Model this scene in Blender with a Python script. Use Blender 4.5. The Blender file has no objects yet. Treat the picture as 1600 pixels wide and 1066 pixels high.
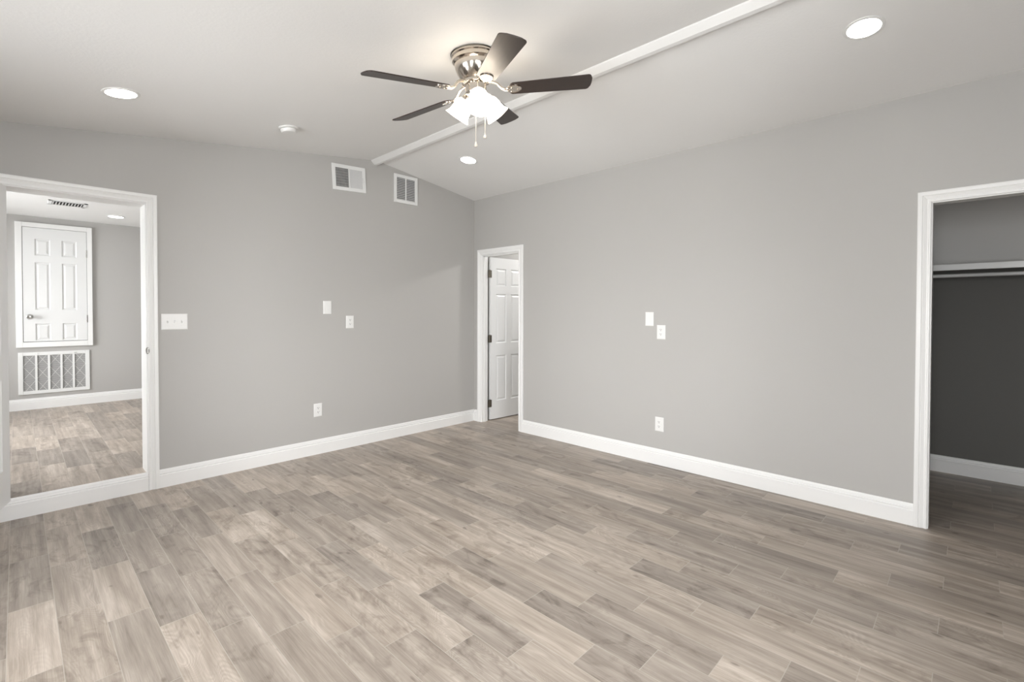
import bpy, bmesh, math, random
from mathutils import Vector, Matrix, Euler
random.seed(7)
scene = bpy.context.scene
COL = scene.collection
R = math.radians

# ------------------------------------------------------------------ camera
YAW, PITCH, ROLL = R(44.0477), R(-0.8863), R(0.1062)
F = Vector((math.cos(YAW)*math.cos(PITCH), math.sin(YAW)*math.cos(PITCH), math.sin(PITCH)))
R0 = Vector((math.sin(YAW), -math.cos(YAW), 0)); U0 = R0.cross(F)
RV = R0*math.cos(ROLL) + U0*math.sin(ROLL); UV = -R0*math.sin(ROLL) + U0*math.cos(ROLL)
cam_d = bpy.data.cameras.new('camera'); cam = bpy.data.objects.new('camera', cam_d); COL.objects.link(cam)
M = Matrix((RV, UV, -F)).transposed().to_4x4(); M.translation = Vector((-3.9358, -4.4598, 1.35))
cam.matrix_world = M
cam_d.sensor_fit = 'HORIZONTAL'; cam_d.sensor_width = 36.0
cam_d.lens = 749.223/1600*36.0; cam_d.shift_y = -34.544/1600
cam_d.clip_start = 0.02
scene.camera = cam

# ------------------------------------------------------------------ exposure, world, portals of the added windows
scene.view_settings.view_transform = 'Standard'
scene.view_settings.look = 'None'
scene.view_settings.gamma = 1.0
scene.view_settings.use_curve_mapping = False
scene.view_settings.exposure = 0.46
world = bpy.data.worlds.new('world'); scene.world = world; world.use_nodes = True
bgn = world.node_tree.nodes['Background']
bgn.inputs[1].default_value = 18.5
_wt = world.node_tree; _tc = _wt.nodes.new('ShaderNodeTexCoord'); _sx = _wt.nodes.new('ShaderNodeSeparateXYZ')
_rp = _wt.nodes.new('ShaderNodeValToRGB'); _mr = _wt.nodes.new('ShaderNodeMapRange')
_wt.links.new(_tc.outputs['Generated'], _sx.inputs[0]); _wt.links.new(_sx.outputs[2], _mr.inputs[0])
_mr.inputs[1].default_value = -1; _mr.inputs[2].default_value = 1
_wt.links.new(_mr.outputs[0], _rp.inputs[0]); _wt.links.new(_rp.outputs[0], bgn.inputs[0])
_e = _rp.color_ramp.elements                                   # pale ground, bright overcast sky
_e[0].position = 0.47; _e[0].color = (0.71, 0.72, 0.72, 1)
_e[1].position = 0.53; _e[1].color = (0.975, 0.985, 0.99, 1)
scene.cycles.max_bounces = 10; scene.cycles.diffuse_bounces = 6; scene.cycles.glossy_bounces = 4
scene.cycles.caustics_reflective = False; scene.cycles.caustics_refractive = False
scene.cycles.sample_clamp_indirect = 6.0

def portal(name, loc, rot, w, h):
    l = bpy.data.lights.new(name, 'AREA'); l.shape = 'RECTANGLE'; l.size = w; l.size_y = h
    o = bpy.data.objects.new(name, l); COL.objects.link(o); o.location = loc; o.rotation_euler = rot
    l.cycles.is_portal = True
CAN_W, FAN_E, BATH_W, HALL_W = 16.0, 7.5, 80.0, 12.0

# openings of added windows, invented to bring in daylight: (u0,u1,z0,z1)
REAR_Y, SIDE_X = -6.3, -5.3
HALL_X0, HALL_X1, HALL_Y1, HALL_Z, HALL_C = -6.0, -2.0, 3.93, 0.125, 2.515
ADDED_WIN_REAR = (-4.5, -2.3, 0.9, 2.2)  # added behind the camera, mainly to light the gable wall
ADDED_WIN_SIDE = (-2.75, -1.25, 0.6, 2.1)  # added out of view to brighten the left of the floor
ADDED_WIN_SIDE_2 = (-5.5, -4.2, 0.6, 2.1)  # added facing the closet so daylight reaches its back wall
ADDED_WIN_HALL = (0.9, 3.3, 0.7, 2.25)  # added out of view to brighten the hall
portal('added_window_daylight', ((ADDED_WIN_REAR[0]+ADDED_WIN_REAR[1])/2, REAR_Y-0.16, (ADDED_WIN_REAR[2]+ADDED_WIN_REAR[3])/2), (R(90), 0, 0), ADDED_WIN_REAR[1]-ADDED_WIN_REAR[0], ADDED_WIN_REAR[3]-ADDED_WIN_REAR[2])
portal('added_window_daylight', (SIDE_X-0.16, (ADDED_WIN_SIDE[0]+ADDED_WIN_SIDE[1])/2, (ADDED_WIN_SIDE[2]+ADDED_WIN_SIDE[3])/2), (R(90), 0, R(-90)), ADDED_WIN_SIDE[1]-ADDED_WIN_SIDE[0], ADDED_WIN_SIDE[3]-ADDED_WIN_SIDE[2])
portal('added_window_daylight', (SIDE_X-0.16, (ADDED_WIN_SIDE_2[0]+ADDED_WIN_SIDE_2[1])/2, (ADDED_WIN_SIDE_2[2]+ADDED_WIN_SIDE_2[3])/2), (R(90), 0, R(-90)), ADDED_WIN_SIDE_2[1]-ADDED_WIN_SIDE_2[0], ADDED_WIN_SIDE_2[3]-ADDED_WIN_SIDE_2[2])
portal('added_window_daylight', (HALL_X0-0.16, 2.1, 1.475), (R(90), 0, R(-90)), 2.4, 1.55)

# ------------------------------------------------------------------ node helpers / materials
class NT:
    def __init__(s, name):
        s.m = bpy.data.materials.new(name); s.m.use_nodes = True
        s.t = s.m.node_tree; s.b = s.t.nodes['Principled BSDF']
    def n(s, typ, **kw):
        nd = s.t.nodes.new(typ)
        for k, v in kw.items(): setattr(nd, k, v)
        return nd
    def set(s, sock, v):
        if hasattr(v, 'is_linked') or hasattr(v, 'links'): s.t.links.new(v, sock)
        else: sock.default_value = v
    def math(s, op, a, b=0.0, c=None):
        nd = s.n('ShaderNodeMath', operation=op); s.set(nd.inputs[0], a); s.set(nd.inputs[1], b)
        if c is not None: s.set(nd.inputs[2], c)
        return nd.outputs[0]
    def mix(s, f, a, b, mode='MIX'):
        nd = s.n('ShaderNodeMix', data_type='RGBA', blend_type=mode)
        s.set(nd.inputs[0], f); s.set(nd.inputs[6], a); s.set(nd.inputs[7], b); return nd.outputs[2]
    def ramp(s, f, a0, a1, v0=0.0, v1=1.0):
        nd = s.n('ShaderNodeMapRange'); nd.clamp = True
        s.set(nd.inputs[0], f); nd.inputs[1].default_value = a0; nd.inputs[2].default_value = a1
        nd.inputs[3].default_value = v0; nd.inputs[4].default_value = v1; return nd.outputs[0]
    def comb(s, x, y, z):
        nd = s.n('ShaderNodeCombineXYZ')
        for i, v in enumerate((x, y, z)): s.set(nd.inputs[i], v)
        return nd.outputs[0]
    def noise(s, vec, scale, detail=3, rough=0.5, dist=0.0):
        nd = s.n('ShaderNodeTexNoise'); s.set(nd.inputs['Vector'], vec)
        nd.inputs['Scale'].default_value = scale; nd.inputs['Detail'].default_value = detail
        nd.inputs['Roughness'].default_value = rough; nd.inputs['Distortion'].default_value = dist
        return nd.outputs[0]
    def bump(s, h, strength, dist):
        nd = s.n('ShaderNodeBump'); s.set(nd.inputs['Height'], h)
        nd.inputs['Strength'].default_value = strength; nd.inputs['Distance'].default_value = dist
        s.t.links.new(nd.outputs[0], s.b.inputs['Normal'])

def lin(r, g, b):
    f = lambda c: (c/255/12.92) if c/255 <= 0.04045 else ((c/255+0.055)/1.055)**2.4
    return (f(r), f(g), f(b), 1)

def plain(name, col, rough=0.5, metal=0.0, var=0.03, scale=30):
    k = NT(name); co = k.n('ShaderNodeTexCoord').outputs['Object']
    nz = k.noise(co, scale, 2)
    a = tuple(c*(1-var) for c in col[:3])+(1,); b = tuple(min(1, c*(1+var)) for c in col[:3])+(1,)
    k.set(k.b.inputs['Base Color'], k.mix(nz, a, b))
    k.b.inputs['Roughness'].default_value = rough; k.b.inputs['Metallic'].default_value = metal
    return k.m

def textured(name, col, rough, scale, strength, dist):
    k = NT(name); co = k.n('ShaderNodeNewGeometry').outputs['Position']
    big = k.noise(co, 1.3, 2)
    a = tuple(c*0.985 for c in col[:3])+(1,); b = tuple(c*1.015 for c in col[:3])+(1,)
    k.set(k.b.inputs['Base Color'], k.mix(big, a, b))
    k.b.inputs['Roughness'].default_value = rough
    k.bump(k.noise(co, scale, 3, 0.55), strength, dist)
    return k.m

def emit(name, col, strength):
    k = NT(name); k.b.inputs['Base Color'].default_value = (0.9, 0.9, 0.9, 1)
    k.b.inputs['Emission Color'].default_value = col; k.b.inputs['Emission Strength'].default_value = strength
    return k.m

def floor_mat():
    k = NT('wood_look_plank_tile')
    pos = k.n('ShaderNodeNewGeometry').outputs['Position']
    sp = k.n('ShaderNodeSeparateXYZ'); k.t.links.new(pos, sp.inputs[0]); X, Y = sp.outputs[0], sp.outputs[1]
    W, L = 0.1508, 0.597
    u = k.math('DIVIDE', k.math('SUBTRACT', -0.055, X), W)
    row = k.math('FLOOR', u); fu = k.math('SUBTRACT', u, row)
    off = k.math('MULTIPLY_ADD', k.math('FLOORED_MODULO', row, 3.0), 0.199, 0.217)
    v = k.math('DIVIDE', k.math('SUBTRACT', Y, off), L)
    pl = k.math('FLOOR', v); fv = k.math('SUBTRACT', v, pl)
    # distance to the joint
    du = k.math('MULTIPLY', k.math('MINIMUM', fu, k.math('SUBTRACT', 1.0, fu)), W)
    dv = k.math('MULTIPLY', k.math('MINIMUM', fv, k.math('SUBTRACT', 1.0, fv)), L)
    dm = k.math('MINIMUM', du, dv)
    grout = k.ramp(dm, 0.0008, 0.0020, 1.0, 0.0)
    wn = k.n('ShaderNodeTexWhiteNoise', noise_dimensions='3D')
    k.t.links.new(k.comb(row, pl, 3.7), wn.inputs['Vector']); rnd = wn.outputs['Value']
    sc = k.n('ShaderNodeSeparateColor'); k.t.links.new(wn.outputs['Color'], sc.inputs[0])
    r1, r2, r3 = sc.outputs[0], sc.outputs[1], sc.outputs[2]
    ox = k.math('MULTIPLY', r1, 40.0); oy = k.math('MULTIPLY', r2, 60.0); oz = k.math('MULTIPLY', r3, 50.0)
    lx = k.math('MULTIPLY', fu, W); ly = k.math('MULTIPLY', fv, L)
    streak = k.noise(k.comb(k.math('MULTIPLY_ADD', lx, 30.0, ox), k.math('MULTIPLY_ADD', ly, 1.3, oy), oz), 1.0, 5, 0.62, 0.25)
    broad = k.noise(k.comb(k.math('MULTIPLY_ADD', lx, 9.0, oz), k.math('MULTIPLY_ADD', ly, 1.6, ox), oy), 1.0, 3, 0.5, 0.9)
    cloud = k.noise(k.comb(k.math('MULTIPLY_ADD', lx, 10.0, oy), k.math('MULTIPLY_ADD', ly, 4.5, ox), oz), 1.0, 4, 0.6, 1.6)
    grain = k.noise(k.comb(k.math('MULTIPLY_ADD', lx, 260.0, ox), k.math('MULTIPLY_ADD', ly, 7.0, oy), oz), 1.0, 3, 0.6, 0.2)
    # cathedral figure: contour bands of a smooth stretched field
    fld = k.noise(k.comb(k.math('MULTIPLY_ADD', lx, 8.0, oz), k.math('MULTIPLY_ADD', ly, 1.8, ox), oy), 1.0, 1, 0.4, 0.6)
    bands = k.math('SINE', k.math('MULTIPLY', fld, 240.0))
    bmask = k.math('MULTIPLY', k.ramp(r2, 0.35, 0.65), k.ramp(broad, 0.40, 0.55))
    tone = k.math('MULTIPLY_ADD', k.math('SUBTRACT', rnd, 0.5), 0.34, 0.5)
    tone = k.math('ADD', tone, k.math('MULTIPLY', k.math('SUBTRACT', streak, 0.5), 0.95))
    tone = k.math('ADD', tone, k.math('MULTIPLY', k.math('SUBTRACT', broad, 0.5), 0.75))
    smoke = k.math('MULTIPLY', k.ramp(r3, 0.25, 0.7), k.ramp(cloud, 0.50, 0.70))
    tone = k.math('SUBTRACT', tone, k.math('MULTIPLY', k.math('SUBTRACT', smoke, 0.18), 0.30))
    tone = k.math('ADD', tone, k.math('MULTIPLY', k.math('SUBTRACT', grain, 0.5), 0.5))
    tone = k.math('ADD', tone, k.math('MULTIPLY', k.math('MULTIPLY', bands, bmask), 0.06))
    cr = k.n('ShaderNodeValToRGB'); k.t.links.new(tone, cr.inputs[0])
    e = cr.color_ramp.elements
    e[0].position = 0.05; e[0].color = lin(112, 102, 93)
    e[1].position = 0.95; e[1].color = lin(202, 192, 182)
    for ps, c in ((0.25, (136, 125, 115)), (0.50, (157, 146, 135)), (0.75, (180, 169, 158))):
        q = e.new(ps); q.color = lin(*c)
    # knots
    kn = k.noise(k.comb(k.math('MULTIPLY_ADD', lx, 22.0, oz), k.math('MULTIPLY_ADD', ly, 9.0, oy), ox), 1.0, 1, 0.4)
    kmask = k.ramp(kn, 0.74, 0.80, 0.0, 0.55)
    hs = k.n('ShaderNodeHueSaturation'); k.t.links.new(cr.outputs[0], hs.inputs['Color'])
    k.set(hs.inputs['Saturation'], k.ramp(r1, 0.0, 1.0, 0.86, 1.08))
    c1 = k.mix(kmask, hs.outputs[0], lin(96, 86, 77))
    col = k.mix(k.math('MULTIPLY', grout, 0.7), c1, lin(184, 177, 167))
    k.set(k.b.inputs['Base Color'], col)
    k.set(k.b.inputs['Roughness'], k.ramp(grain, 0.3, 0.7, 0.36, 0.46))
    k.b.inputs['Specular IOR Level'].default_value = 0.4
    k.bump(k.math('SUBTRACT', k.math('MULTIPLY', grain, 0.12), grout), 0.25, 0.001)
    return k.m

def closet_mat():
    """two tones: pale grey above the shelf line, charcoal below it"""
    k = NT('closet_two_tone'); co = k.n('ShaderNodeNewGeometry').outputs['Position']
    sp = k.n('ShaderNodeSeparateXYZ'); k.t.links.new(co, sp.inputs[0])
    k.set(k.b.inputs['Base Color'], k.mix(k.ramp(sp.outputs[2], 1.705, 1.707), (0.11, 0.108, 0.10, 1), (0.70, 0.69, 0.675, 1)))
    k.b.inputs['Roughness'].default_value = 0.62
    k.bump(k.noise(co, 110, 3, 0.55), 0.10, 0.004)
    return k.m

def blade_mat():
    k = NT('walnut_blade'); co = k.n('ShaderNodeTexCoord').outputs['Object']
    mp = k.n('ShaderNodeMapping'); k.t.links.new(co, mp.inputs[0]); mp.inputs['Scale'].default_value = (6, 120, 6)
    nz = k.noise(mp.outputs[0], 1.0, 4, 0.6, 0.4)
    k.set(k.b.inputs['Base Color'], k.mix(nz, (0.010, 0.006, 0.005, 1), (0.040, 0.021, 0.014, 1)))
    k.b.inputs['Roughness'].default_value = 0.33
    return k.m

def filter_mat():
    k = NT('pleated_filter'); pos = k.n('ShaderNodeNewGeometry').outputs['Position']
    sp = k.n('ShaderNodeSeparateXYZ'); k.t.links.new(pos, sp.inputs[0])
    s = k.math('SINE', k.math('MULTIPLY', sp.outputs[2], 520.0))
    k.set(k.b.inputs['Base Color'], k.mix(k.ramp(s, -1, 1), lin(128, 128, 128), lin(176, 176, 175)))
    k.b.inputs['Roughness'].default_value = 0.9
    return k.m

MT = dict(
    wall=textured('grey_wall_paint', (0.435, 0.426, 0.413, 1), 0.62, 110, 0.10, 0.004),
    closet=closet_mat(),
    ceil=textured('white_ceiling_paint', (0.79, 0.788, 0.782, 1), 0.75, 60, 0.14, 0.006),
    beam=plain('white_beam_paint', (0.71, 0.708, 0.70, 1), 0.6, 0, 0.01, 4),
    trim=plain('white_trim_paint', (0.80, 0.80, 0.795, 1), 0.35, 0, 0.01, 4),
    door=plain('white_door_paint', (0.73, 0.735, 0.735, 1), 0.38, 0, 0.01, 4),
    plastic=plain('white_plastic', (0.77, 0.77, 0.76, 1), 0.35, 0, 0.01),
    slot=plain('dark_slot', (0.05, 0.05, 0.05, 1), 0.8),
    duct=plain('dark_duct', (0.035, 0.035, 0.035, 1), 0.9),
    register=plain('white_register_metal', (0.75, 0.755, 0.75, 1), 0.4, 0, 0.01),
    louver=plain('grey_louvre_metal', (0.62, 0.62, 0.62, 1), 0.45, 0, 0.02),
    nickel=plain('brushed_nickel', (0.66, 0.60, 0.53, 1), 0.16, 1.0, 0.04, 80),
    chrome=plain('satin_nickel_knob', (0.55, 0.54, 0.52, 1), 0.22, 1.0, 0.04),
    bronze=plain('dark_hinge_metal', (0.16, 0.145, 0.12, 1), 0.4, 0.9, 0.1),
    blade=blade_mat(), floor=floor_mat(), filt=filter_mat(),
    wire=plain('filter_wire', (0.72, 0.72, 0.71, 1), 0.5),
    can=emit('led_lens', (1.0, 0.97, 0.93, 1), CAN_W),
    hallcan=emit('hall_led_lens', (1.0, 0.98, 0.95, 1), HALL_W),
    bath=emit('opal_dome', (1.0, 0.98, 0.95, 1), BATH_W),
    shade=emit('lit_frosted_glass', (1.0, 0.87, 0.70, 1), FAN_E),
    bulb=emit('lit_bulb', (1.0, 0.87, 0.70, 1), 16.0),
    chain=plain('white_bead_chain', (0.5, 0.47, 0.42, 1), 0.3),
)
gk = NT('added_window_glass')
_tr = gk.n('ShaderNodeBsdfTransparent'); _gl = gk.n('ShaderNodeBsdfGlossy'); _gl.inputs['Roughness'].default_value = 0.02
_fr = gk.n('ShaderNodeFresnel'); _fr.inputs[0].default_value = 1.45
_mx = gk.n('ShaderNodeMixShader'); gk.t.links.new(_fr.outputs[0], _mx.inputs[0]); gk.t.links.new(_tr.outputs[0], _mx.inputs[1]); gk.t.links.new(_gl.outputs[0], _mx.inputs[2])
gk.t.links.new(_mx.outputs[0], gk.t.nodes['Material Output'].inputs[0])
MT['glass'] = gk.m

# ------------------------------------------------------------------ mesh helpers
class MB:
    def __init__(s): s.b = bmesh.new()
    def box(s, x0, x1, y0, y1, z0, z1, mat=None):
        vs = [Vector((x, y, z)) for x in (x0, x1) for y in (y0, y1) for z in (z0, z1)]
        if mat is not None: vs = [mat @ v for v in vs]
        v = [s.b.verts.new(p) for p in vs]
        for f in ((0,1,3,2),(4,6,7,5),(0,4,5,1),(2,3,7,6),(0,2,6,4),(1,5,7,3)): s.b.faces.new([v[i] for i in f])
        return s
    def prism(s, pts, fn, t0, t1):
        """polygon pts (2D) extruded: fn(a,b,t)->xyz"""
        lo = [s.b.verts.new(fn(a, b, t0)) for a, b in pts]; hi = [s.b.verts.new(fn(a, b, t1)) for a, b in pts]
        n = len(pts); s.b.faces.new(lo[::-1]); s.b.faces.new(hi)
        for i in range(n): s.b.faces.new((lo[i], lo[(i+1) % n], hi[(i+1) % n], hi[i]))
        return s
    def lathe(s, prof, mat=None, n=32, cap=True):
        rings = []
        for r, z in prof:
            ring = []
            for i in range(n):
                a = 2*math.pi*i/n; p = Vector((r*math.cos(a), r*math.sin(a), z))
                ring.append(s.b.verts.new(mat @ p if mat is not None else p))
            rings.append(ring)
        for q in range(len(rings)-1):
            for i in range(n): s.b.faces.new((rings[q][i], rings[q][(i+1) % n], rings[q+1][(i+1) % n], rings[q+1][i]))
        if cap:
            s.b.faces.new(rings[0][::-1]); s.b.faces.new(rings[-1])
        return s
    def tube(s, pts, r, n=10):
        pts = [Vector(p) for p in pts]; rings = []
        for i, p in enumerate(pts):
            t = (pts[min(i+1, len(pts)-1)] - pts[max(i-1, 0)]).normalized()
            up = Vector((0, 0, 1)) if abs(t.z) < 0.9 else Vector((1, 0, 0))
            a = t.cross(up).normalized(); b = t.cross(a)
            rr = r[i] if isinstance(r, (list, tuple)) else r
            rings.append([s.b.verts.new(p + rr*(a*math.cos(2*math.pi*k/n) + b*math.sin(2*math.pi*k/n))) for k in range(n)])
        for q in range(len(rings)-1):
            for i in range(n): s.b.faces.new((rings[q][i], rings[q][(i+1) % n], rings[q+1][(i+1) % n], rings[q+1][i]))
        s.b.faces.new(rings[0][::-1]); s.b.faces.new(rings[-1]); return s
    def build(s, name, mat, parent=None, smooth=False, bevel=0.0, loc=None):
        bmesh.ops.recalc_face_normals(s.b, faces=s.b.faces)
        me = bpy.data.meshes.new(name); s.b.to_mesh(me); s.b.free()
        me.materials.append(mat)
        o = bpy.data.objects.new(name, me); COL.objects.link(o)
        if parent is not None: o.parent = parent
        if loc is not None: o.location = loc
        if smooth:
            for p in me.polygons: p.use_smooth = True
            md = o.modifiers.new('edges', 'EDGE_SPLIT'); md.split_angle = R(40)
        if bevel > 0:
            md = o.modifiers.new('bevel', 'BEVEL'); md.width = bevel; md.segments = 2; md.limit_method = 'ANGLE'
        return o

def struct(o, label=None):
    o['kind'] = 'structure'
    if label: o['label'] = label
    return o
def tag(o, label, cat, group=None):
    o['label'] = label; o['category'] = cat
    if group: o['group'] = group
    return o
def empty(name, loc, rot=(0, 0, 0)):
    o = bpy.data.objects.new(name, None); COL.objects.link(o); o.location = loc; o.rotation_euler = rot
    o.empty_display_size = 0.1
    return o

# ------------------------------------------------------------------ room shell
CL = lambda x: 3.0774 + 0.132*x
CR = lambda x: 2.7125 - 0.143*x
RX = (2.7125 - 3.0774)/(0.132 + 0.143)          # ridge
CZ = lambda x: CL(x) if x < RX else CR(x)
WA, WB = 0.20, 0.095                               # wall thicknesses
A_O = (-4.025, -3.262, 2.147)                     # opening to the hall (clear)
B_D = (-0.757, -0.146, 2.024)                     # narrow door (clear)  y0,y1,top
B_C = (-5.85, -4.262, 2.024)                      # closet opening

# floors
m = MB(); m.box(-5.5, 0.0, -6.5, 0.0, -0.1, 0); m.box(0.0, 2.4, -6.5, 1.1, -0.1, 0)
struct(m.build('floor', MT['floor']), 'wood-look plank tile floor of the main room')
m = MB(); m.box(HALL_X0-0.2, HALL_X1+0.1, 0.0, HALL_Y1+0.2, -0.1, HALL_Z)
struct(m.build('floor_hall', MT['floor']), 'raised wood-look plank floor of the room beyond the left opening')

def wall_x(name, y0, y1, pieces, mat, label=None):
    """wall in a plane y = const: pieces are polygons in (x,z)"""
    m = MB()
    for pts in pieces: m.prism(pts, lambda a, b, t: (a, t, b), y0, y1)
    return struct(m.build(name, mat), label)
def wall_y(name, x0, x1, pieces, mat, label=None):
    m = MB()
    for pts in pieces: m.prism(pts, lambda a, b, t: (t, a, b), x0, x1)
    return struct(m.build(name, mat), label)
rect = lambda u0, u1, z0, z1: [(u0, z0), (u1, z0), (u1, z1), (u0, z1)]
E_ = 0.03
ow, pw = 0.018, 0.0                                # jamb boards sit inside a rough opening
a0, a1, at = A_O[0]-0.02, A_O[1]+0.02, A_O[2]+0.02
wall_x('wall_left', 0, WA, [
    [(-5.5, 0), (a0, 0), (a0, CL(a0)+E_), (-5.5, CL(-5.5)+E_)],
    [(a0, at), (a1, at), (a1, CL(a1)+E_), (a0, CL(a0)+E_)],
    [(a1, 0), (0.12, 0), (0.12, CR(0.12)+E_), (0.0, CR(0)+E_), (RX, CL(RX)+E_), (a1, CL(a1)+E_)]], MT['wall'],
    'grey gable wall with the hall opening and two air registers')
bd0, bd1, bdt = B_D[0]-0.02, B_D[1]+0.02, B_D[2]+0.02
bc0, bc1, bct = B_C[0]-0.02, B_C[1]+0.02, B_C[2]+0.02
zt = CR(0)+0.01
wall_y('wall_right', 0, WB, [rect(bd1, 0.0, 0, zt), rect(bd0, bd1, bdt, zt), rect(bc1, bd0, 0, zt),
    rect(bc0, bc1, bct, zt), rect(-6.5, bc0, 0, zt)], MT['wall'], 'long grey wall with the narrow door and closet opening')
wr = ADDED_WIN_REAR
wall_x('wall_rear', REAR_Y-0.2, REAR_Y, [
    [(-5.5, 0), (wr[0], 0), (wr[0], CL(wr[0])+E_), (-5.5, CL(-5.5)+E_)],
    rect(wr[0], wr[1], 0, wr[2]),
    [(wr[0], wr[3]), (wr[1], wr[3]), (wr[1], CL(wr[1])+E_), (wr[0], CL(wr[0])+E_)],
    [(wr[1], 0), (0.12, 0), (0.12, CR(0.12)+E_), (RX, CL(RX)+E_), (wr[1], CL(wr[1])+E_)]], MT['wall'])
ws = ADDED_WIN_SIDE; w2 = ADDED_WIN_SIDE_2; zs = CL(SIDE_X)+0.0
wall_y('wall_side', SIDE_X-0.2, SIDE_X, [rect(ws[1], 0.0, 0, zs), rect(ws[0], ws[1], 0, ws[2]), rect(ws[0], ws[1], ws[3], zs),
    rect(w2[1], ws[0], 0, zs), rect(w2[0], w2[1], 0, w2[2]), rect(w2[0], w2[1], w2[3], zs), rect(REAR_Y, w2[0], 0, zs)], MT['wall'])
m = MB()
m.prism([(-5.55, CL(-5.55)), (RX, CL(RX)), (0.0, CR(0)), (0.16, CR(0.16)), (0.16, CR(0.16)+0.25), (RX, CL(RX)+0.12), (-5.55, CL(-5.55)+0.12)],
        lambda a, b, t: (a, t, b), -6.55, 0.05)
struct(m.build('ceiling', MT['ceil']), 'white sloped ceiling meeting at a ridge')
# ridge trim: a shallow boxed beam along the ridge
m = MB()
m.prism([(-1.401, CL(-1.401)+0.01), (-1.401, CL(-1.401)-0.004), (-1.397, CL(-1.397)-0.010), (-1.366, 2.853), (-1.341, 2.849), (-1.337, 2.855), (-1.337, CL(-1.337)+0.01)],
        lambda a, b, t: (a, t, b), -6.3, -0.001)
struct(m.build('trim_9', MT['beam']), 'white ridge beam running across the ceiling')

# hall beyond the left opening
wall_x('wall_hall_far', HALL_Y1, HALL_Y1+0.15, [rect(HALL_X0-0.2, HALL_X1+0.1, 0, 2.65)], MT['wall'], 'grey far wall of the hall')
wall_y('wall_hall_right', HALL_X1, HALL_X1+0.1, [rect(WA, HALL_Y1, 0, 2.65)], MT['wall'])
wh = ADDED_WIN_HALL
wall_y('wall_hall_left', HALL_X0-0.2, HALL_X0, [rect(WA, wh[0], 0, 2.65), rect(wh[0], wh[1], 0, wh[2]), rect(wh[0], wh[1], wh[3], 2.65), rect(wh[1], HALL_Y1, 0, 2.65)], MT['wall'])
wall_x('wall_hall_near', 0.05, WA, [rect(HALL_X0-0.2, -5.5, 0, 2.65)], MT['wall'])
m = MB(); m.box(HALL_X0-0.2, HALL_X1+0.1, WA, HALL_Y1+0.15, HALL_C, 2.7)
struct(m.build('ceiling_hall', MT['ceil']), 'flat white ceiling of the hall')
# small room behind the narrow door
BX1, BY0, BY1 = 2.3, -2.2, -0.085
wall_y('wall_bath_far', BX1, BX1+0.1, [rect(BY0-0.1, BY1+0.1, 0, 2.6)], MT['wall'])
wall_x('wall_bath_left', BY1, BY1+0.1, [rect(WB, BX1, 0, 2.6)], MT['wall'])
wall_x('wall_bath_right', BY0-0.1, BY0, [rect(WB, BX1, 0, 2.6)], MT['wall'])
m = MB(); m.box(WB, BX1+0.1, BY0-0.1, BY1+0.1, 2.44, 2.75); struct(m.build('ceiling_bath', MT['ceil']))
# closet
KX, KY0, KY1 = 1.50, -6.3, -3.3
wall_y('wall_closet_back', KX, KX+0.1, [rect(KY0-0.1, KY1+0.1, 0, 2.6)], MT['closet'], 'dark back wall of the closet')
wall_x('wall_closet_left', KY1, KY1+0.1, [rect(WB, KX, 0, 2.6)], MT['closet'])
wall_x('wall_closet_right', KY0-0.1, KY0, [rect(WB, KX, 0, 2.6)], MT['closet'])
m = MB(); m.box(WB, KX+0.1, KY0-0.1, KY1+0.1, 2.44, 2.75); struct(m.build('ceiling_closet', MT['ceil']))

# baseboards
BBP = [(0, 0), (0.016, 0), (0.016, 0.094), (0.0105, 0.100), (0.0105, 0.103), (0.0145, 0.107), (0.0135, 0.112), (0.0085, 0.115), (0.0075, 0.126), (0.004, 0.136), (0, 0.138)]
def bb_x(name, x0, x1, y, z=0, sgn=-1, label=None):
    m = MB(); m.prism(BBP, lambda a, b, t: (t, y+sgn*a, z+b), x0, x1); return struct(m.build(name, MT['trim']), label)
def bb_y(name, y0, y1, x, z=0, sgn=-1, label=None):
    m = MB(); m.prism(BBP, lambda a, b, t: (x+sgn*a, t, z+b), y0, y1); return struct(m.build(name, MT['trim']), label)
CW = 0.066                                         # casing width
bb_x('baseboard_left', A_O[1]+0.006+CW, -0.0, 0, label='white baseboard along the gable wall')
bb_x('baseboard_step', -5.3, A_O[1]+0.004, 0, label='white baseboard on the step below the hall opening')
bb_y('baseboard_right', B_C[1]+0.006+CW, B_D[0]-0.006-CW, 0, label='white baseboard along the right wall')
bb_y('baseboard_corner', B_D[1]+0.006+CW, -0.016, 0)
bb_y('baseboard_rear_right', -6.3, B_C[0]-0.006-CW, 0)
bb_x('baseboard_rear', -5.3, 0, REAR_Y, sgn=1)
bb_y('baseboard_side', -6.3, 0, SIDE_X, sgn=1)
bb_x('baseboard_hall', HALL_X0, HALL_X1, HALL_Y1, HALL_Z, label='white baseboard along the hall far wall')
bb_y('baseboard_closet', KY0, KY1, KX, label='white baseboard along the closet back wall')
bb_x('baseboard_closet_side', WB, KX-0.016, KY1)
bb_y('baseboard_bath', BY0, BY1, BX1)

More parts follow.
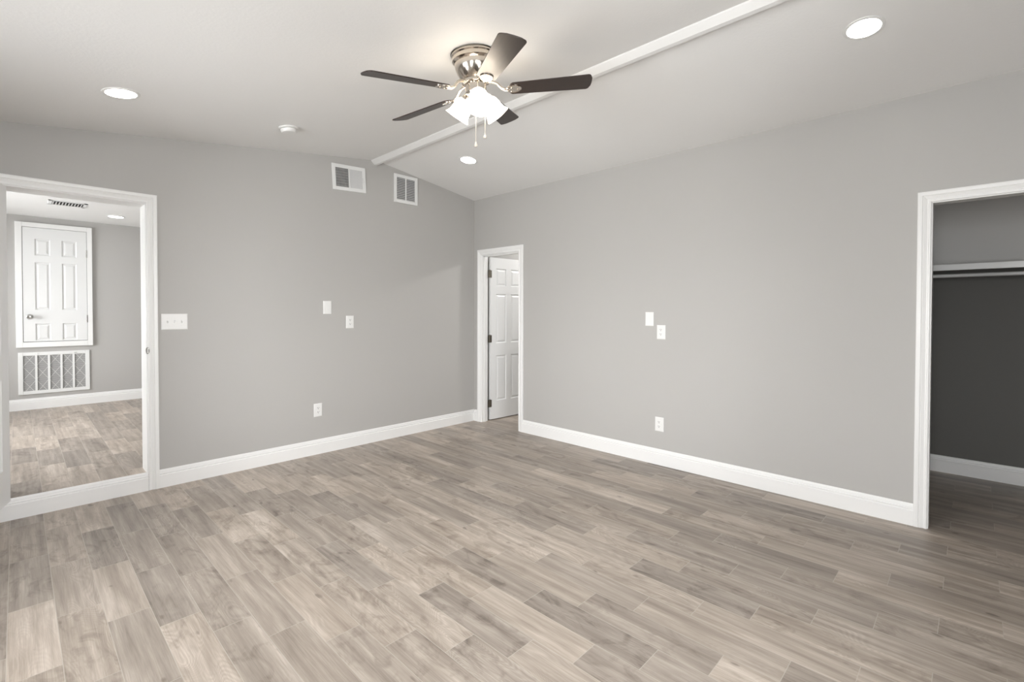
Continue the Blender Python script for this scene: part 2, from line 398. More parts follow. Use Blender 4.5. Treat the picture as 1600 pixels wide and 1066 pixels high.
# casings: mitred colonial profile (a = across from the inner edge, b = thickness)
CP = [(0, 0), (0, 0.009), (0.004, 0.012), (0.011, 0.0125), (0.014, 0.0085), (0.019, 0.0085), (0.036, 0.0150), (0.039, 0.0130), (0.043, 0.0170), (0.052, 0.018), (0.062, 0.018), (CW, 0.015), (CW, 0)]
def casing(name, u0, u1, zb, ztop, fn, legs=(True, True), label=None):
    """u0,u1 inner edges, fn(u,z,thickness)->xyz"""
    m = MB(); b = m.b
    path = []
    if legs[0]: path.append(lambda a, t: fn(u0-a, zb, t))
    path.append(lambda a, t: fn(u0-a, ztop+a, t))
    path.append(lambda a, t: fn(u1+a, ztop+a, t))
    if legs[1]: path.append(lambda a, t: fn(u1+a, zb, t))
    rings = [[b.verts.new(f(a, t)) for a, t in CP] for f in path]
    n = len(CP)
    for q in range(len(rings)-1):
        for i in range(n): b.faces.new((rings[q][i], rings[q][(i+1) % n], rings[q+1][(i+1) % n], rings[q+1][i]))
    b.faces.new(rings[0]); b.faces.new(rings[-1])
    return struct(m.build(name, MT['trim']), label)
rv = 0.006
fa = lambda u, z, t: (u, -t, z)
fb = lambda u, z, t: (-t, u, z)
casing('trim_1', A_O[0]-rv, A_O[1]+rv, 0, A_O[2]+rv, fa, label='white casing around the left opening')
casing('trim_2', B_D[0]-rv, B_D[1]+rv, 0, B_D[2]+rv, fb, label='white casing around the narrow door')
casing('trim_3', B_C[0]-rv, B_C[1]+rv, 0, B_C[2]+rv, fb, label='white casing around the closet opening')
casing('trim_4', A_O[0]-rv, A_O[1]+rv, HALL_Z, A_O[2]+rv, lambda u, z, t: (u, WA+t, z))

def jamb(name, u0, u1, zb, zt_, t0, t1, fn, stop=None, label=None):
    m = MB()
    for (p, q, r_, s_) in ((u0-0.02, u0, zb, zt_), (u1, u1+0.02, zb, zt_), (u0-0.02, u1+0.02, zt_, zt_+0.02)):
        m.prism([(p, r_), (q, r_), (q, s_), (p, s_)], fn, t0, t1)
    if stop:
        s0, s1 = stop
        for (p, q, r_, s_) in ((u0, u0+0.011, zb, zt_), (u1-0.011, u1, zb, zt_), (u0, u1, zt_-0.011, zt_)):
            m.prism([(p, r_), (q, r_), (q, s_), (p, s_)], fn, s0, s1)
    return struct(m.build(name, MT['trim']), label)
jm = jamb('trim_6', A_O[0], A_O[1], HALL_Z, A_O[2], 0.0, WA, lambda a, b, t: (a, t, b), None, 'white door jamb of the left opening')
jamb('trim_7', B_D[0], B_D[1], 0, B_D[2], 0.0, WB, lambda a, b, t: (t, a, b), (0.030, 0.060), 'white jamb of the narrow door')
jamb('trim_8', B_C[0], B_C[1], 0, B_C[2], 0.0, WB, lambda a, b, t: (t, a, b), None, 'white jamb of the closet opening')
# strike plate let into the jamb of the left opening
m = MB()
m.lathe([(0.0125, -0.004), (0.0125, 0.0016), (0.010, 0.0022), (0.009, 0.0008)], Matrix.Translation((A_O[1]+0.007, -0.0085, 1.052)) @ Matrix.Rotation(R(-38), 4, 'Z') @ Matrix.Rotation(R(90), 4, 'X') @ Matrix.Diagonal((1, 2.1, 1, 1)), 24)
o = m.build('strike_plate', MT['chrome'], None, True)
o.parent = jm

# ------------------------------------------------------------------ added windows, all out of view, to light the rooms
def added_window(name, u0, u1, z0, z1, fn):
    """fn(u,z,t): t=0 inner wall face, positive outwards"""
    m = MB(); w = 0.05
    for p, q, r_, s_ in ((u0, u0+w, z0, z1), (u1-w, u1, z0, z1), (u0, u1, z0, z0+w), (u0, u1, z1-w, z1), (u0, u1, (z0+z1)/2-0.02, (z0+z1)/2+0.02), ((u0+u1)/2-0.02, (u0+u1)/2+0.02, z0, z1)):
        m.prism([(p, r_), (q, r_), (q, s_), (p, s_)], fn, 0.07, 0.12)
    wd = struct(m.build(name, MT['trim']))
    g = MB(); g.prism([(u0+w, z0+w), (u1-w, z0+w), (u1-w, z1-w), (u0+w, z1-w)], fn, 0.092, 0.096)
    g.build('added_window_pane', MT['glass'], wd)
    c = MB()
    for p, q, r_, s_ in ((u0-0.07, u0, z0-0.07, z1+0.07), (u1, u1+0.07, z0-0.07, z1+0.07), (u0-0.07, u1+0.07, z1, z1+0.07), (u0-0.09, u1+0.09, z0-0.05, z0)):
        c.prism([(p, r_), (q, r_), (q, s_), (p, s_)], fn, -0.018, 0.0)
    c.build('added_window_casing', MT['trim'], wd)
added_window('added_window_1', *ADDED_WIN_REAR, lambda a, b, t: (a, REAR_Y-t, b))
added_window('added_window_2', *ADDED_WIN_SIDE, lambda a, b, t: (SIDE_X-t, a, b))
added_window('added_window_4', *ADDED_WIN_SIDE_2, lambda a, b, t: (SIDE_X-t, a, b))
added_window('added_window_3', *ADDED_WIN_HALL, lambda a, b, t: (HALL_X0-t, a, b))

# ------------------------------------------------------------------ six panel doors
def door_leaf(name, w, h, th, panels, mat, parent=None):
    """leaf in local x 0..w, z 0..h, y 0..th ; moulded panels (x0,x1,z0,z1) on both faces"""
    b = bmesh.new()
    for face, sg in ((0.0, 1), (th, -1)):
        xs = sorted({0, w} | {p[0] for p in panels} | {p[1] for p in panels}); zs_ = sorted({0, h} | {p[2] for p in panels} | {p[3] for p in panels})
        V = {}
        def gv(x, z, d=0):
            k = (round(x, 5), round(z, 5), round(d, 5))
            if k not in V: V[k] = b.verts.new((x, face+sg*d, z))
            return V[k]
        for i in range(len(xs)-1):
            for j in range(len(zs_)-1):
                c = ((xs[i]+xs[i+1])/2, (zs_[j]+zs_[j+1])/2)
                hit = [p for p in panels if p[0] < c[0] < p[1] and p[2] < c[1] < p[3]]
                if hit: continue
                b.faces.new((gv(xs[i], zs_[j]), gv(xs[i+1], zs_[j]), gv(xs[i+1], zs_[j+1]), gv(xs[i], zs_[j+1])))
        for p in panels:
            loops = []
            for ins, d in ((0, 0), (0.008, 0.009), (0.016, 0.010), (0.034, 0.003)):
                loops.append([gv(p[0]+ins, p[2]+ins, d), gv(p[1]-ins, p[2]+ins, d), gv(p[1]-ins, p[3]-ins, d), gv(p[0]+ins, p[3]-ins, d)])
            # outer loop may have intermediate grid verts: faces only need the corners to look right
            for q in range(3):
                for i in range(4): b.faces.new((loops[q][i], loops[q][(i+1) % 4], loops[q+1][(i+1) % 4], loops[q+1][i]))
            b.faces.new(loops[3])
    for quad in (((0,0),(w,0)), ((w,0),(w,h)), ((w,h),(0,h)), ((0,h),(0,0))):
        (x0, z0), (x1, z1) = quad
        b.faces.new([b.verts.new(q) for q in ((x0, 0, z0), (x1, 0, z1), (x1, th, z1), (x0, th, z0))])
    m = MB(); m.b.free(); m.b = b
    return m.build(name, mat, parent)
def std_panels(w, h):
    st, mid = 0.115*w/0.76, 0.10*w/0.76
    pw_ = (w-2*st-mid)/2
    out = []
    for x0 in (st, st+pw_+mid):
        for z0, z1 in ((0.225, 0.80), (0.955, 1.575), (1.675, 1.895)):
            out.append((x0, x0+pw_, z0*h/2.03, z1*h/2.03))
    return out
def hinge(parent, loc, rotz, mat=None, hh=0.09, lw=0.035):
    m = MB(); m.lathe([(0.0065, -hh/2), (0.0065, hh/2)], None, 12)
    m.box(-lw, 0, -0.0012, 0.0012, -hh/2, hh/2); m.box(0, lw, -0.0012, 0.0012, -hh/2, hh/2)
    m.lathe([(0.004, hh/2), (0.0075, hh/2+0.002), (0.004, hh/2+0.007)], None, 12)
    o = m.build('hinge', mat or MT['bronze'], parent, False); o.location = loc; o.rotation_euler = (0, 0, rotz)
    o['label'] = 'dark metal hinge' if (mat or MT['bronze']) is MT['bronze'] else 'satin metal hinge'; return o
def knob(parent, loc, rotx, name='door_knob'):
    m = MB(); m.lathe([(0.031, 0), (0.031, 0.004), (0.024, 0.009), (0.011, 0.012), (0.010, 0.026), (0.020, 0.034), (0.027, 0.044), (0.028, 0.054), (0.022, 0.063), (0.010, 0.066)], None, 24)
    o = m.build(name, MT['chrome'], parent, True); o.location = loc; o.rotation_euler = (rotx, 0, 0)
    o['label'] = 'round satin nickel knob'; return o

# door_1: leaf of the left opening, swung into the room past square
W1, H1 = 0.755, 1.995
d1 = empty('door_1', (-3.992, -0.050, 0.137), (0, 0, R(-105.3)))
struct(d1, 'white panel door swung open at the left edge of the picture')
# local: x along the leaf away from the hinge, y 0..th; the face towards the room's middle is +y
lf = door_leaf('door_leaf', W1, H1, 0.035, std_panels(W1, H1), MT['door'], d1); lf.location = (0, -0.015, 0)
for z in (0.22, 1.02, 1.80): hinge(d1, (-0.006, -0.018, z), 0, MT['chrome'])
knob(d1, (W1-0.065, 0.02, 0.90), R(-90)); knob(d1, (W1-0.065, -0.015, 0.90), R(90))

# door_2: leaf of the narrow door, open into the small room
W2, H2 = 0.605, 2.005
d2 = empty('door_2', (0.131, -0.158, 0.012), (0, 0, R(-3.2)))
struct(d2, 'white six-panel door standing open inside the narrow doorway')
lf = door_leaf('door_leaf', W2, H2, 0.035, std_panels(W2, H2), MT['door'], d2)
for z in (0.20, 1.0, 1.80):
    hinge(d2, (-0.014, -0.003, z), 0, MT['bronze'], 0.09, 0.030)
knob(d2, (W2-0.065, 0, 0.92), R(90)); knob(d2, (W2-0.065, 0.035, 0.92), R(-90))

# door_3: small access door high on the hall far wall
fx0, fx1, fz0, fz1 = -3.941, -3.235, 0.896, 2.435
lx0, lx1, lz0, lz1 = -3.877, -3.290, 0.967, 2.374
d3 = empty('door_3', ((lx0+lx1)/2, HALL_Y1, lz0))
struct(d3, 'small white access door set high in the hall far wall')
cx3 = (lx0+lx1)/2
m = MB()
for p, q, r_, s_ in ((fx0, lx0-0.004, fz0, fz1), (lx1+0.004, fx1, fz0, fz1), (lx0-0.004, lx1+0.004, lz1+0.004, fz1), (lx0-0.004, lx1+0.004, fz0, lz0-0.006)):
    m.box(p-cx3, q-cx3, -0.030, 0, r_-lz0, s_-lz0)
m.build('door_frame', MT['trim'], d3, bevel=0.003)
m = MB(); m.box(lx0-0.004-cx3, lx1+0.004-cx3, -0.002, -0.0005, -0.006, lz1+0.004-lz0); m.build('gap_backing', MT['duct'], d3)
w3, h3 = lx1-lx0, lz1-lz0
pn = []
for x0, x1 in ((0.105, 0.245), (0.350, 0.490)):
    pn += [(x0, x1, h3-0.34, h3-0.135), (x0, x1, h3-1.015, h3-0.425), (x0, x1, 0.012, h3-1.185)]
lf = door_leaf('door_leaf', w3, h3, 0.024, pn, MT['door'], d3); lf.location = (lx0-cx3, -0.026, 0)
for z in (0.275, 1.12): hinge(d3, (w3/2+0.001, -0.028, z), 0, MT['chrome'], 0.09, 0.006)
knob(d3, (-3.821-cx3, -0.026, 1.275-lz0), R(90))

# ------------------------------------------------------------------ wall plates
def plate_frame(side, u, z):
    if side == 'A': return (u, 0, z), (0, 0, 0)
    return (0, u, z), (0, 0, R(-90))
def plate_mesh(w, h, t=0.006):
    m = MB()
    a, b_ = w/2, h/2; i = 0.006
    lo = [(-a, -b_), (a, -b_), (a, b_), (-a, b_)]; hi = [(-a+i, -b_+i), (a-i, -b_+i), (a-i, b_-i), (-a+i, b_-i)]
    v0 = [m.b.verts.new((x, 0, z)) for x, z in lo]; v1 = [m.b.verts.new((x, -t*0.6, z)) for x, z in lo]; v2 = [m.b.verts.new((x, -t, z)) for x, z in hi]
    m.b.faces.new(v0); m.b.faces.new(v2)
    for A_, B_ in ((v0, v1), (v1, v2)):
        for k in range(4): m.b.faces.new((A_[k], A_[(k+1) % 4], B_[(k+1) % 4], B_[k]))
    return m
def screw(parent, x, y, z):
    m = MB(); m.lathe([(0.0034, 0), (0.0034, 0.0008), (0.0024, 0.0014)], Matrix.Rotation(R(90), 4, 'X'), 12)
    o = m.build('screw', MT['plastic'], parent); o.location = (x, y, z)
def outlet(side, u, z, label):
    loc, rot = plate_frame(side, u, z)
    r = empty('wall_outlet', loc, rot); tag(r, label, 'outlet', 'wall outlets')
    plate_mesh(0.079, 0.124).build('cover_plate', MT['plastic'], r)
    for dz in (0.0195, -0.0195):
        m = MB(); pts = []
        for k in range(24):
            a = 2*math.pi*k/24; pts.append((0.0172*math.cos(a), max(-0.0135, min(0.0135, 0.0172*math.sin(a)))))
        m.prism(pts, lambda a, b, t: (a, t, b), -0.0085, -0.005)
        c = m.build('receptacle', MT['plastic'], r); c.location = (0, 0, dz)
        m = MB(); m.box(-0.0075, -0.0050, -0.0089, -0.0084, -0.001, 0.009); m.box(0.0050, 0.0075, -0.0089, -0.0084, 0.0, 0.008)
        m.lathe([(0.0032, 0.0084), (0.0032, 0.0089)], Matrix.Translation((0, 0, -0.0065)) @ Matrix.Rotation(R(90), 4, 'X'), 12)
        s = m.build('slot', MT['slot'], c); s['label'] = 'dark prong slots'
    screw(r, 0, -0.006, 0)
    return r
def blank(side, u, z, label):
    loc, rot = plate_frame(side, u, z)
    r = empty('wall_plate', loc, rot); tag(r, label, 'wall plate', 'blank wall plates')
    plate_mesh(0.079, 0.124).build('cover_plate', MT['plastic'], r)
    m = MB(); m.box(-0.0165, 0.0165, -0.0072, -0.005, -0.0335, 0.0335); m.build('insert', MT['plastic'], r, bevel=0.0008)
    for dz in (0.048, -0.048): screw(r, 0, -0.006, dz)
outlet('A', -1.638, 1.243, 'white duplex outlet high on the gable wall, below and right of a blank plate')
outlet('A', -1.962, 0.415, 'white duplex outlet low on the gable wall above its baseboard')
outlet('B', -2.476, 1.171, 'white duplex outlet high on the long right wall, below and right of a blank plate')
outlet('B', -2.465, 0.358, 'white duplex outlet low on the long right wall above its baseboard')
blank('A', -1.867, 1.385, 'blank white plate on the gable wall between the hall opening and the narrow door')
blank('B', -2.364, 1.285, 'blank white plate on the long wall between narrow door and closet')
r = empty('light_switch', (-3.084, 0, 1.266)); tag(r, 'wide white three-toggle light switch beside the left door casing', 'light switch')
plate_mesh(0.170, 0.122).build('cover_plate', MT['plastic'], r)
for dx, up in ((-0.046, 1), (0, -1), (0.046, 1)):
    m = MB(); m.box(-0.0052, 0.0052, -0.0063, -0.0058, -0.012, 0.012); c = m.build('toggle_slot', MT['louver'], r); c.location = (dx, 0, 0)
    m = MB(); m.prism([(-0.005, -0.005), (0.005, -0.005), (0.005, 0.005), (-0.005, 0.005)], lambda a, b, t: (a*(1-0.2*t), -0.005-0.012*t, b*(1-0.2*t)+up*0.008*t), 0, 1)
    c = m.build('toggle', MT['plastic'], r); c.location = (dx, 0, 0)
    for dz in (0.03, -0.03): screw(r, dx, -0.006, dz)

# ------------------------------------------------------------------ air registers on the gable wall
def frame_mb(w, h, bw, t, mid=0.010):
    m = MB()
    for p, q, r_, s_ in ((-w/2, -w/2+bw, -h/2, h/2), (w/2-bw, w/2, -h/2, h/2), (-w/2+bw, w/2-bw, h/2-bw, h/2), (-w/2+bw, w/2-bw, -h/2, -h/2+bw)):
        m.box(p, q, -t, 0, r_, s_)
    if mid: m.box(-mid/2, mid/2, -t, 0, -h/2+bw, h/2-bw)
    return m
v1 = empty('air_register', (-1.641, 0, 2.6585), (0, R(-3.0), 0))
tag(v1, 'white supply register with half-open dark louvres left of the ridge beam', 'air vent', 'wall air vents')
w, h, bw = 0.350, 0.250, 0.034
frame_mb(w, h, bw, 0.010, 0.012).build('frame', MT['register'], v1, bevel=0.002)
m = MB(); m.box(-w/2+bw, w/2-bw, -0.0012, -0.0004, -h/2+bw, h/2-bw); m.build('duct_backing', MT['duct'], v1)
gx = (w-2*bw-0.012)/2
m = MB()
for k in range(11):
    x = -w/2+bw + gx*(k+0.5)/11; m.box(x-0.0013, x+0.0013, -0.0085, -0.005, -h/2+bw, h/2-bw)
m.build('louvre_grid', MT['louver'], v1)
m = MB()
for k in range(7):
    z = -h/2+bw + (h-2*bw)*(k+0.5)/7; m.box(-w/2+bw, -0.006, -0.005, -0.002, z-0.0022, z+0.0022)
m.build('damper', plain('dark_damper_metal', (0.16, 0.16, 0.16, 1), 0.5), v1)
m = MB()
for k in range(12):
    x = 0.006 + gx*(k+0.5)/12
    m.prism([(x-0.0044, -0.0025), (x+0.0036, -0.0090), (x+0.0044, -0.0080), (x-0.0036, -0.0015)], lambda a, b, t: (a, b, t), -h/2+bw, h/2-bw)
m.build('louvre_grid', MT['louver'], v1)
m = MB(); m.box(-0.0035, 0.0035, -0.020, -0.008, -0.022, 0.022); o = m.build('damper_lever', MT['register'], v1, bevel=0.001); o.location = (w/2-bw+0.004, 0, 0.0)
for sx in (-1, 1): screw(v1, sx*(w/2-bw/2), -0.010, 0)
v2 = empty('air_register', (-0.9875, 0, 2.6665))
tag(v2, 'white return grille with two columns of grey slats right of the ridge beam', 'air vent', 'wall air vents')
w, h, bw = 0.297, 0.302, 0.034
frame_mb(w, h, bw, 0.010, 0.012).build('frame', MT['register'], v2, bevel=0.002)
m = MB(); m.box(-w/2+bw, w/2-bw, -0.0012, -0.0004, -h/2+bw, h/2-bw); m.build('duct_backing', plain('grey_duct', (0.16, 0.16, 0.16, 1), 0.8), v2)
for sx in (-1, 1):
    m = MB(); x0, x1 = sorted((sx*0.006, sx*(w/2-bw)))
    for k in range(13):
        z = -h/2+bw + (h-2*bw)*(k+0.5)/13
        m.prism([(-0.0085, z-0.0060), (-0.0078, z-0.0066), (-0.0016, z+0.0022), (-0.0023, z+0.0030)], lambda a, b, t: (t, a, b), x0, x1)
    m.build('louvre_grid', MT['louver'], v2)
for sx in (-1, 1): screw(v2, sx*(w/2-bw/2), -0.010, 0)

# ------------------------------------------------------------------ return air grille low on the hall far wall
gr = empty('return_grille', (-3.598, HALL_Y1, 0.575)); tag(gr, 'large white return grille with pleated filter below the access door', 'air vent')
w, h, bw = 0.657, 0.520, 0.042
m = frame_mb(w, h, bw, 0.014, 0)
m.build('frame', MT['register'], gr, bevel=0.003)
iw, ih = w-2*bw, h-2*bw
for k in range(1, 5):
    m = MB(); x = -iw/2 + iw*k/5; m.box(x-0.010, x+0.010, -0.013, -0.002, -ih/2, ih/2); m.build('mullion', MT['register'], gr)
m = MB(); m.box(-iw/2, iw/2, -0.0040, -0.0005, -ih/2, ih/2); m.build('filter', MT['filt'], gr)
m = MB(); n = 0
P_ = 0.115
for sgn in (1, -1):
    for k in range(-10, 11):
        # line z = sgn*1.35*(x - k*P) clipped to the opening
        pts = []
        for x in (-iw/2, iw/2):
            pts.append((x, sgn*1.45*(x-k*P_)))
        (xa, za), (xb, zb) = pts
        t0, t1 = 0.0, 1.0
        dz = zb-za
        lo, hi = sorted(((-ih/2-za)/dz, (ih/2-za)/dz)); t0, t1 = max(t0, lo), min(t1, hi)
        if t1-t0 < 0.02: continue
        m.tube([(xa+(xb-xa)*t0, -0.0048, za+dz*t0), (xa+(xb-xa)*t1, -0.0048, za+dz*t1)], 0.0016, 6)
m.build('filter_wire', MT['wire'], gr)
for sx in (-0.17, 0.19):
    m = MB(); m.box(sx-0.012, sx+0.012, -0.019, -0.014, h/2-0.030, h/2-0.022); m.build('latch', MT['chrome'], gr)

# ------------------------------------------------------------------ lights and detectors on the ceilings
TL, TR = (0, -math.atan(0.132), 0), (0, math.atan(0.143), 0)
def can(x, y, z, rot, label, mat, group='recessed ceiling lights'):
    r = empty('ceiling_light', (x, y, z), rot); tag(r, label, 'ceiling light', group)
    m = MB(); m.lathe([(0.074, 0), (0.090, 0), (0.089, -0.003), (0.080, -0.006), (0.074, -0.004), (0.074, 0)], None, 40, cap=False)
    m.build('trim_ring', MT['plastic'], r, True)
    m = MB(); m.lathe([(0.0745, -0.001), (0.0745, -0.0035), (0.06, -0.0042), (0.002, -0.0045)], None, 40)
    m.build('lens', mat, r, True)
can(-3.500, -0.872, CL(-3.5), TL, 'round lit recessed light on the ceiling slope above the hall opening', MT['can'])
can(-0.843, -0.868, CR(-0.843), TR, 'round lit recessed light near the corner above the narrow door', MT['can'])
can(-0.846, -4.022, CR(-0.846), TR, 'round lit recessed light on the ceiling in front of the closet', MT['can'])
can(-3.067, 3.206, HALL_C, (0, 0, 0), 'small lit recessed light on the hall ceiling right of the vent', MT['hallcan'])
sd = empty('smoke_detector', (-2.480, -0.672, CL(-2.48)), TL); tag(sd, 'round white smoke detector on the ceiling left of the ridge beam', 'smoke detector')
m = MB(); m.lathe([(0.066, 0), (0.066, -0.006), (0.062, -0.010), (0.055, -0.011)], None, 40); m.build('base', MT['plastic'], sd, True)
m = MB(); m.lathe([(0.054, -0.0135), (0.057, -0.016), (0.055, -0.030), (0.048, -0.038), (0.02, -0.040), (0.001, -0.040)], None, 40); b_ = m.build('body', MT['plastic'], sd, True)
m = MB(); m.lathe([(0.050, -0.0105), (0.050, -0.014)], None, 32); m.build('sensor_slot', MT['louver'], sd, True)
# hall ceiling register
hv = empty('ceiling_register', (-3.535, 2.67, HALL_C)); tag(hv, 'white ceiling register with curved dark slots in the hall', 'air vent')
w, h, bw = 0.31, 0.28, 0.03
m = MB()
for p, q, r_, s_ in ((-w/2, -w/2+bw, -h/2, h/2), (w/2-bw, w/2, -h/2, h/2), (-w/2, w/2, -h/2, -h/2+bw), (-w/2, w/2, h/2-bw, h/2)): m.box(p, q, r_, s_, -0.006, 0)
m.build('frame', MT['register'], hv)
m = MB(); m.box(-w/2+bw, w/2-bw, -h/2+bw, h/2-bw, -0.0012, -0.0004); m.build('duct_backing', MT['duct'], hv)
m = MB()
for k in range(10):
    x = -w/2+bw + (w-2*bw)*(k+0.5)/10
    m.prism([(x-0.010, -0.013), (x-0.001, -0.0115), (x+0.004, -0.002), (x+0.0025, -0.002), (x-0.002, -0.0100), (x-0.010, -0.0115)], lambda a, b, t: (a, t, b), -h/2+bw, h/2-bw)
m.build('louvre_grid', MT['register'], hv)
# dome lamp of the small room
bl = empty('dome_lamp', (1.2, -0.9, 2.44)); tag(bl, 'opal ceiling dome lamp in the small room behind the narrow door', 'ceiling light')
m = MB(); m.lathe([(0.15, 0), (0.155, -0.01), (0.15, -0.02)], None, 32); m.build('base', MT['plastic'], bl, True)
m = MB(); m.lathe([(0.14, -0.02), (0.135, -0.05), (0.10, -0.08), (0.05, -0.095), (0.002, -0.098)], None, 32); m.build('lamp_shade', MT['bath'], bl, True)

# ------------------------------------------------------------------ closet shelf and rod
sh = empty('closet_shelf', (KX, -4.8, 1.70)); tag(sh, 'pale wall-to-wall shelf across the closet back wall', 'shelf')
m = MB(); m.box(-0.35, 0, KY0+4.8, KY1+4.8, 0.006, 0.024); m.build('board', MT['trim'], sh)
m = MB(); m.box(-0.362, -0.35, KY0+4.8, KY1+4.8, -0.022, 0.025); m.build('front_edge', MT['trim'], sh, bevel=0.002)
m = MB(); m.box(-0.018, 0, KY0+4.8, KY1+4.8, -0.060, 0.006); m.build('cleat', MT['closet'], sh)  # charcoal cleat: shade under the shelf put into its colour
rd = empty('closet_rod', (1.175, -4.8, 1.637)); tag(rd, 'metal hanging rod below the closet shelf', 'closet rod')
m = MB(); m.tube([(0, KY0+4.8+0.004, 0), (0, KY1+4.8-0.004, 0)], 0.0145, 16); m.build('rod', MT['louver'], rd, True)
for yy, sg in ((KY0+4.8, 1), (KY1+4.8, -1)):
    m = MB(); m.lathe([(0.032, 0), (0.032, 0.004), (0.019, 0.006), (0.019, 0.02)], Matrix.Translation((0, yy, 0)) @ Matrix.Rotation(R(-90*sg), 4, 'X'), 20)
    m.build('flange', MT['louver'], rd, True)

# ------------------------------------------------------------------ ceiling fan (hugger, hung square to the sloped ceiling)
FC = Vector((-2.116, -2.416, 2.593))
HC = (CL(FC.x)-FC.z)*math.cos(math.atan(0.132))            # 0.203 from the blade plane up to the ceiling
fan = empty('ceiling_fan', FC, TL)
tag(fan, 'flush-mounted nickel ceiling fan with five dark blades and three lit bell shades', 'ceiling fan')
m = MB()
m.lathe([(0.110, HC), (0.122, HC-0.002), (0.124, HC-0.016), (0.118, HC-0.022), (0.120, HC-0.030), (0.121, HC-0.042), (0.114, HC-0.050), (0.108, HC-0.054), (0.109, HC-0.060),
         (0.106, HC-0.080), (0.098, HC-0.105), (0.086, HC-0.128), (0.078, HC-0.140), (0.074, HC-0.146)], None, 48)
hs = m.build('motor_housing', MT['nickel'], fan, True)
m = MB(); m.lathe([(0.1245, HC-0.001), (0.1262, HC-0.004), (0.1245, HC-0.007)], None, 48, cap=False); m.build('mounting_ring', MT['bronze'], hs, True)
zb = HC-0.146
m = MB(); m.lathe([(0.070, zb), (0.077, zb-0.003), (0.077, zb-0.016), (0.066, zb-0.020)], None, 40); m.build('flywheel', MT['nickel'], fan, True)
z1 = zb-0.020
m = MB(); m.lathe([(0.060, z1), (0.061, z1-0.004), (0.059, z1-0.042), (0.064, z1-0.046), (0.062, z1-0.056), (0.045, z1-0.072), (0.022, z1-0.080), (0.012, z1-0.084), (0.010, z1-0.092), (0.003, z1-0.096)], None, 40)
sw = m.build('switch_housing', MT['nickel'], fan, True)
th0 = R(170.705)
PT = R(-12.0)
for k in range(5):
    a = th0 - k*2*math.pi/5
    RZ = Matrix.Rotation(a, 4, 'Z')
    # blade outline in local coordinates (x radial, y tangential)
    out = []
    r0, r1 = 0.185, 0.655
    w0, w1 = 0.053, 0.069
    def hw(r): 
        t = (r-r0)/(r1-r0); return w0 + (w1-w0)*t
    N = 10
    for i in range(N+1):
        r = r0+0.02 + (r1-0.028-r0-0.02)*i/N; out.append((r, -hw(r)))
    for i in range(1, 6):
        q = R(-90+15*i); out.append((r1-0.028+0.020*math.cos(q)*1.0, -hw(r1-0.03)+0.022+0.022*math.sin(q)))
    for i in range(1, 8):
        y = -(hw(r1)-0.022)+2*(hw(r1)-0.022)*i/8; out.append((r1-0.008+0.008*(1-(y/hw(r1))**2), y))
    for i in range(1, 6):
        q = R(15*(i-0)); out.append((r1-0.028+0.020*math.cos(q), hw(r1-0.03)-0.022+0.022*math.sin(q)))
    for i in range(N, -1, -1):
        r = r0+0.02 + (r1-0.028-r0-0.02)*i/N; out.append((r, hw(r)))
    for i in range(1, 6):
        q = R(90+30*i); out.append((r0+0.02+0.02*math.cos(q), hw(r0)*math.sin(q)*0.98))
    m = MB(); m.prism(out, lambda p, q, t: (p, q, t), -0.0028, 0.0028)
    bo = m.build('blade', MT['blade'], fan, bevel=0.0012)
    bo.matrix_local = RZ @ Matrix.Rotation(PT, 4, 'X')
    # arm: twisted flat bar from the flywheel down to an oval plate under the blade
    m = MB()
    path = [(0.066, 0, zb-0.009), (0.095, 0, zb-0.012), (0.120, 0, zb-0.024), (0.145, 0, 0.006), (0.165, 0, -0.004), (0.19, 0, -0.0065)]
    m.tube(path, [0.010, 0.009, 0.008, 0.0085, 0.009, 0.007], 10)
    T_ = Matrix.Rotation(PT, 4, 'X') @ Matrix.Translation((0.212, 0, -0.0029)) @ Matrix.Diagonal((1.25, 1, 1, 1))
    m.lathe([(0.036, 0), (0.036, -0.003), (0.032, -0.006), (0.026, -0.0045), (0.010, -0.0055), (0.001, -0.006)], T_, 28)
    ar = m.build('blade_arm', MT['nickel'], fan, True); ar.matrix_local = RZ
    for px, py in ((0.20, 0.016), (0.20, -0.016), (0.235, 0)):
        m = MB(); m.lathe([(0.005, 0), (0.005, -0.0015), (0.003, -0.003)], Matrix.Rotation(PT, 4, 'X') @ Matrix.Translation((px, py, -0.007)), 10)
        m.build('screw', MT['nickel'], ar, True)
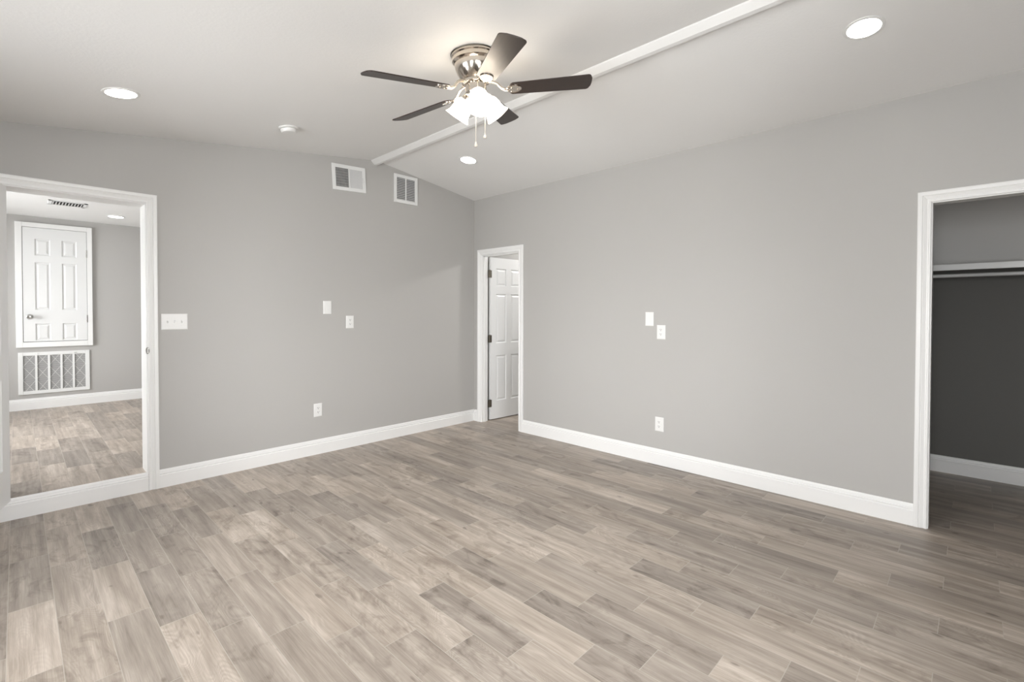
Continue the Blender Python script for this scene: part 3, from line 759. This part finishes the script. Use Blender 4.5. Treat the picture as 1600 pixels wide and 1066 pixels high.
# three bell shades
zl = z1-0.050
for az in (-128.0, -8.0, 112.0):
    tilt = R(48)                                            # axis below the horizontal
    A_ = R(az)
    ax = Vector((math.cos(A_)*math.cos(tilt), math.sin(A_)*math.cos(tilt), -math.sin(tilt)))
    st = Vector((math.cos(A_)*0.045, math.sin(A_)*0.045, zl))
    q = Vector((0, 0, 1)).rotation_difference(ax).to_matrix().to_4x4()
    T_ = Matrix.Translation(st) @ q
    prof = [(0.026, 0.030), (0.036, 0.034), (0.045, 0.043), (0.051, 0.058), (0.054, 0.078), (0.056, 0.098), (0.060, 0.115), (0.066, 0.129), (0.073, 0.138)]
    inner = [(r-0.003, z+0.0005) for r, z in reversed(prof)]
    m = MB(); b = m.b; n = 36; rings = []
    for idx, (r, z) in enumerate(prof+inner):
        ring = []
        for i in range(n):
            c = 2*math.pi*i/n
            rr = r*(1+0.035*max(0, (z-0.09)/0.046)*math.cos(6*c))
            ring.append(b.verts.new(T_ @ Vector((rr*math.cos(c), rr*math.sin(c), z))))
        rings.append(ring)
    for j in range(len(rings)-1):
        for i in range(n): b.faces.new((rings[j][i], rings[j][(i+1) % n], rings[j+1][(i+1) % n], rings[j+1][i]))
    b.faces.new(rings[-1])
    so = m.build('glass_shade', MT['shade'], fan, True); so['label'] = 'lit frosted glass bell shade'
    m = MB(); m.lathe([(0.012, -0.012), (0.014, 0.0), (0.018, 0.008), (0.030, 0.016), (0.0315, 0.034), (0.029, 0.036)], T_, 28); m.build('fitter', MT['nickel'], so, True)
    m = MB(); m.lathe([(0.010, 0.036), (0.013, 0.050), (0.022, 0.068), (0.026, 0.084), (0.022, 0.100), (0.010, 0.108), (0.001, 0.110)], T_, 20); m.build('bulb', MT['bulb'], so, True)
# pull chains hang plumb from the switch housing
IT = Matrix.Rotation(TL[1], 4, 'Y').inverted()
for start, ln in ((Vector((-0.0179, -0.0103, z1-0.076)), 0.247), (Vector((0.0260, -0.0420, z1-0.060)), 0.218)):
    down = (IT @ Vector((0, 0, -1, 0)).to_4d()).to_3d() if False else (IT.to_3x3() @ Vector((0, 0, -1)))
    m = MB(); e_ = start + down*ln
    m.tube([start, start+down*(ln*0.5), e_], 0.0016, 8)
    nb = int(ln/0.006)
    for i in range(nb):
        c = start + down*(ln*(i+0.5)/nb)
        m.lathe([(0.0004, -0.0021), (0.0023, -0.0010), (0.0026, 0), (0.0023, 0.0010), (0.0004, 0.0021)], Matrix.Translation(c), 8)
    ch = m.build('pull_chain', MT['chain'], fan, True)
    qd = Vector((0, 0, 1)).rotation_difference(down).to_matrix().to_4x4()
    m = MB(); m.lathe([(0.002, 0), (0.0035, 0.004), (0.004, 0.010), (0.0085, 0.018), (0.0095, 0.024), (0.007, 0.030), (0.001, 0.032)], Matrix.Translation(e_) @ qd, 16)
    m.build('pendant', MT['chain'], ch, True)
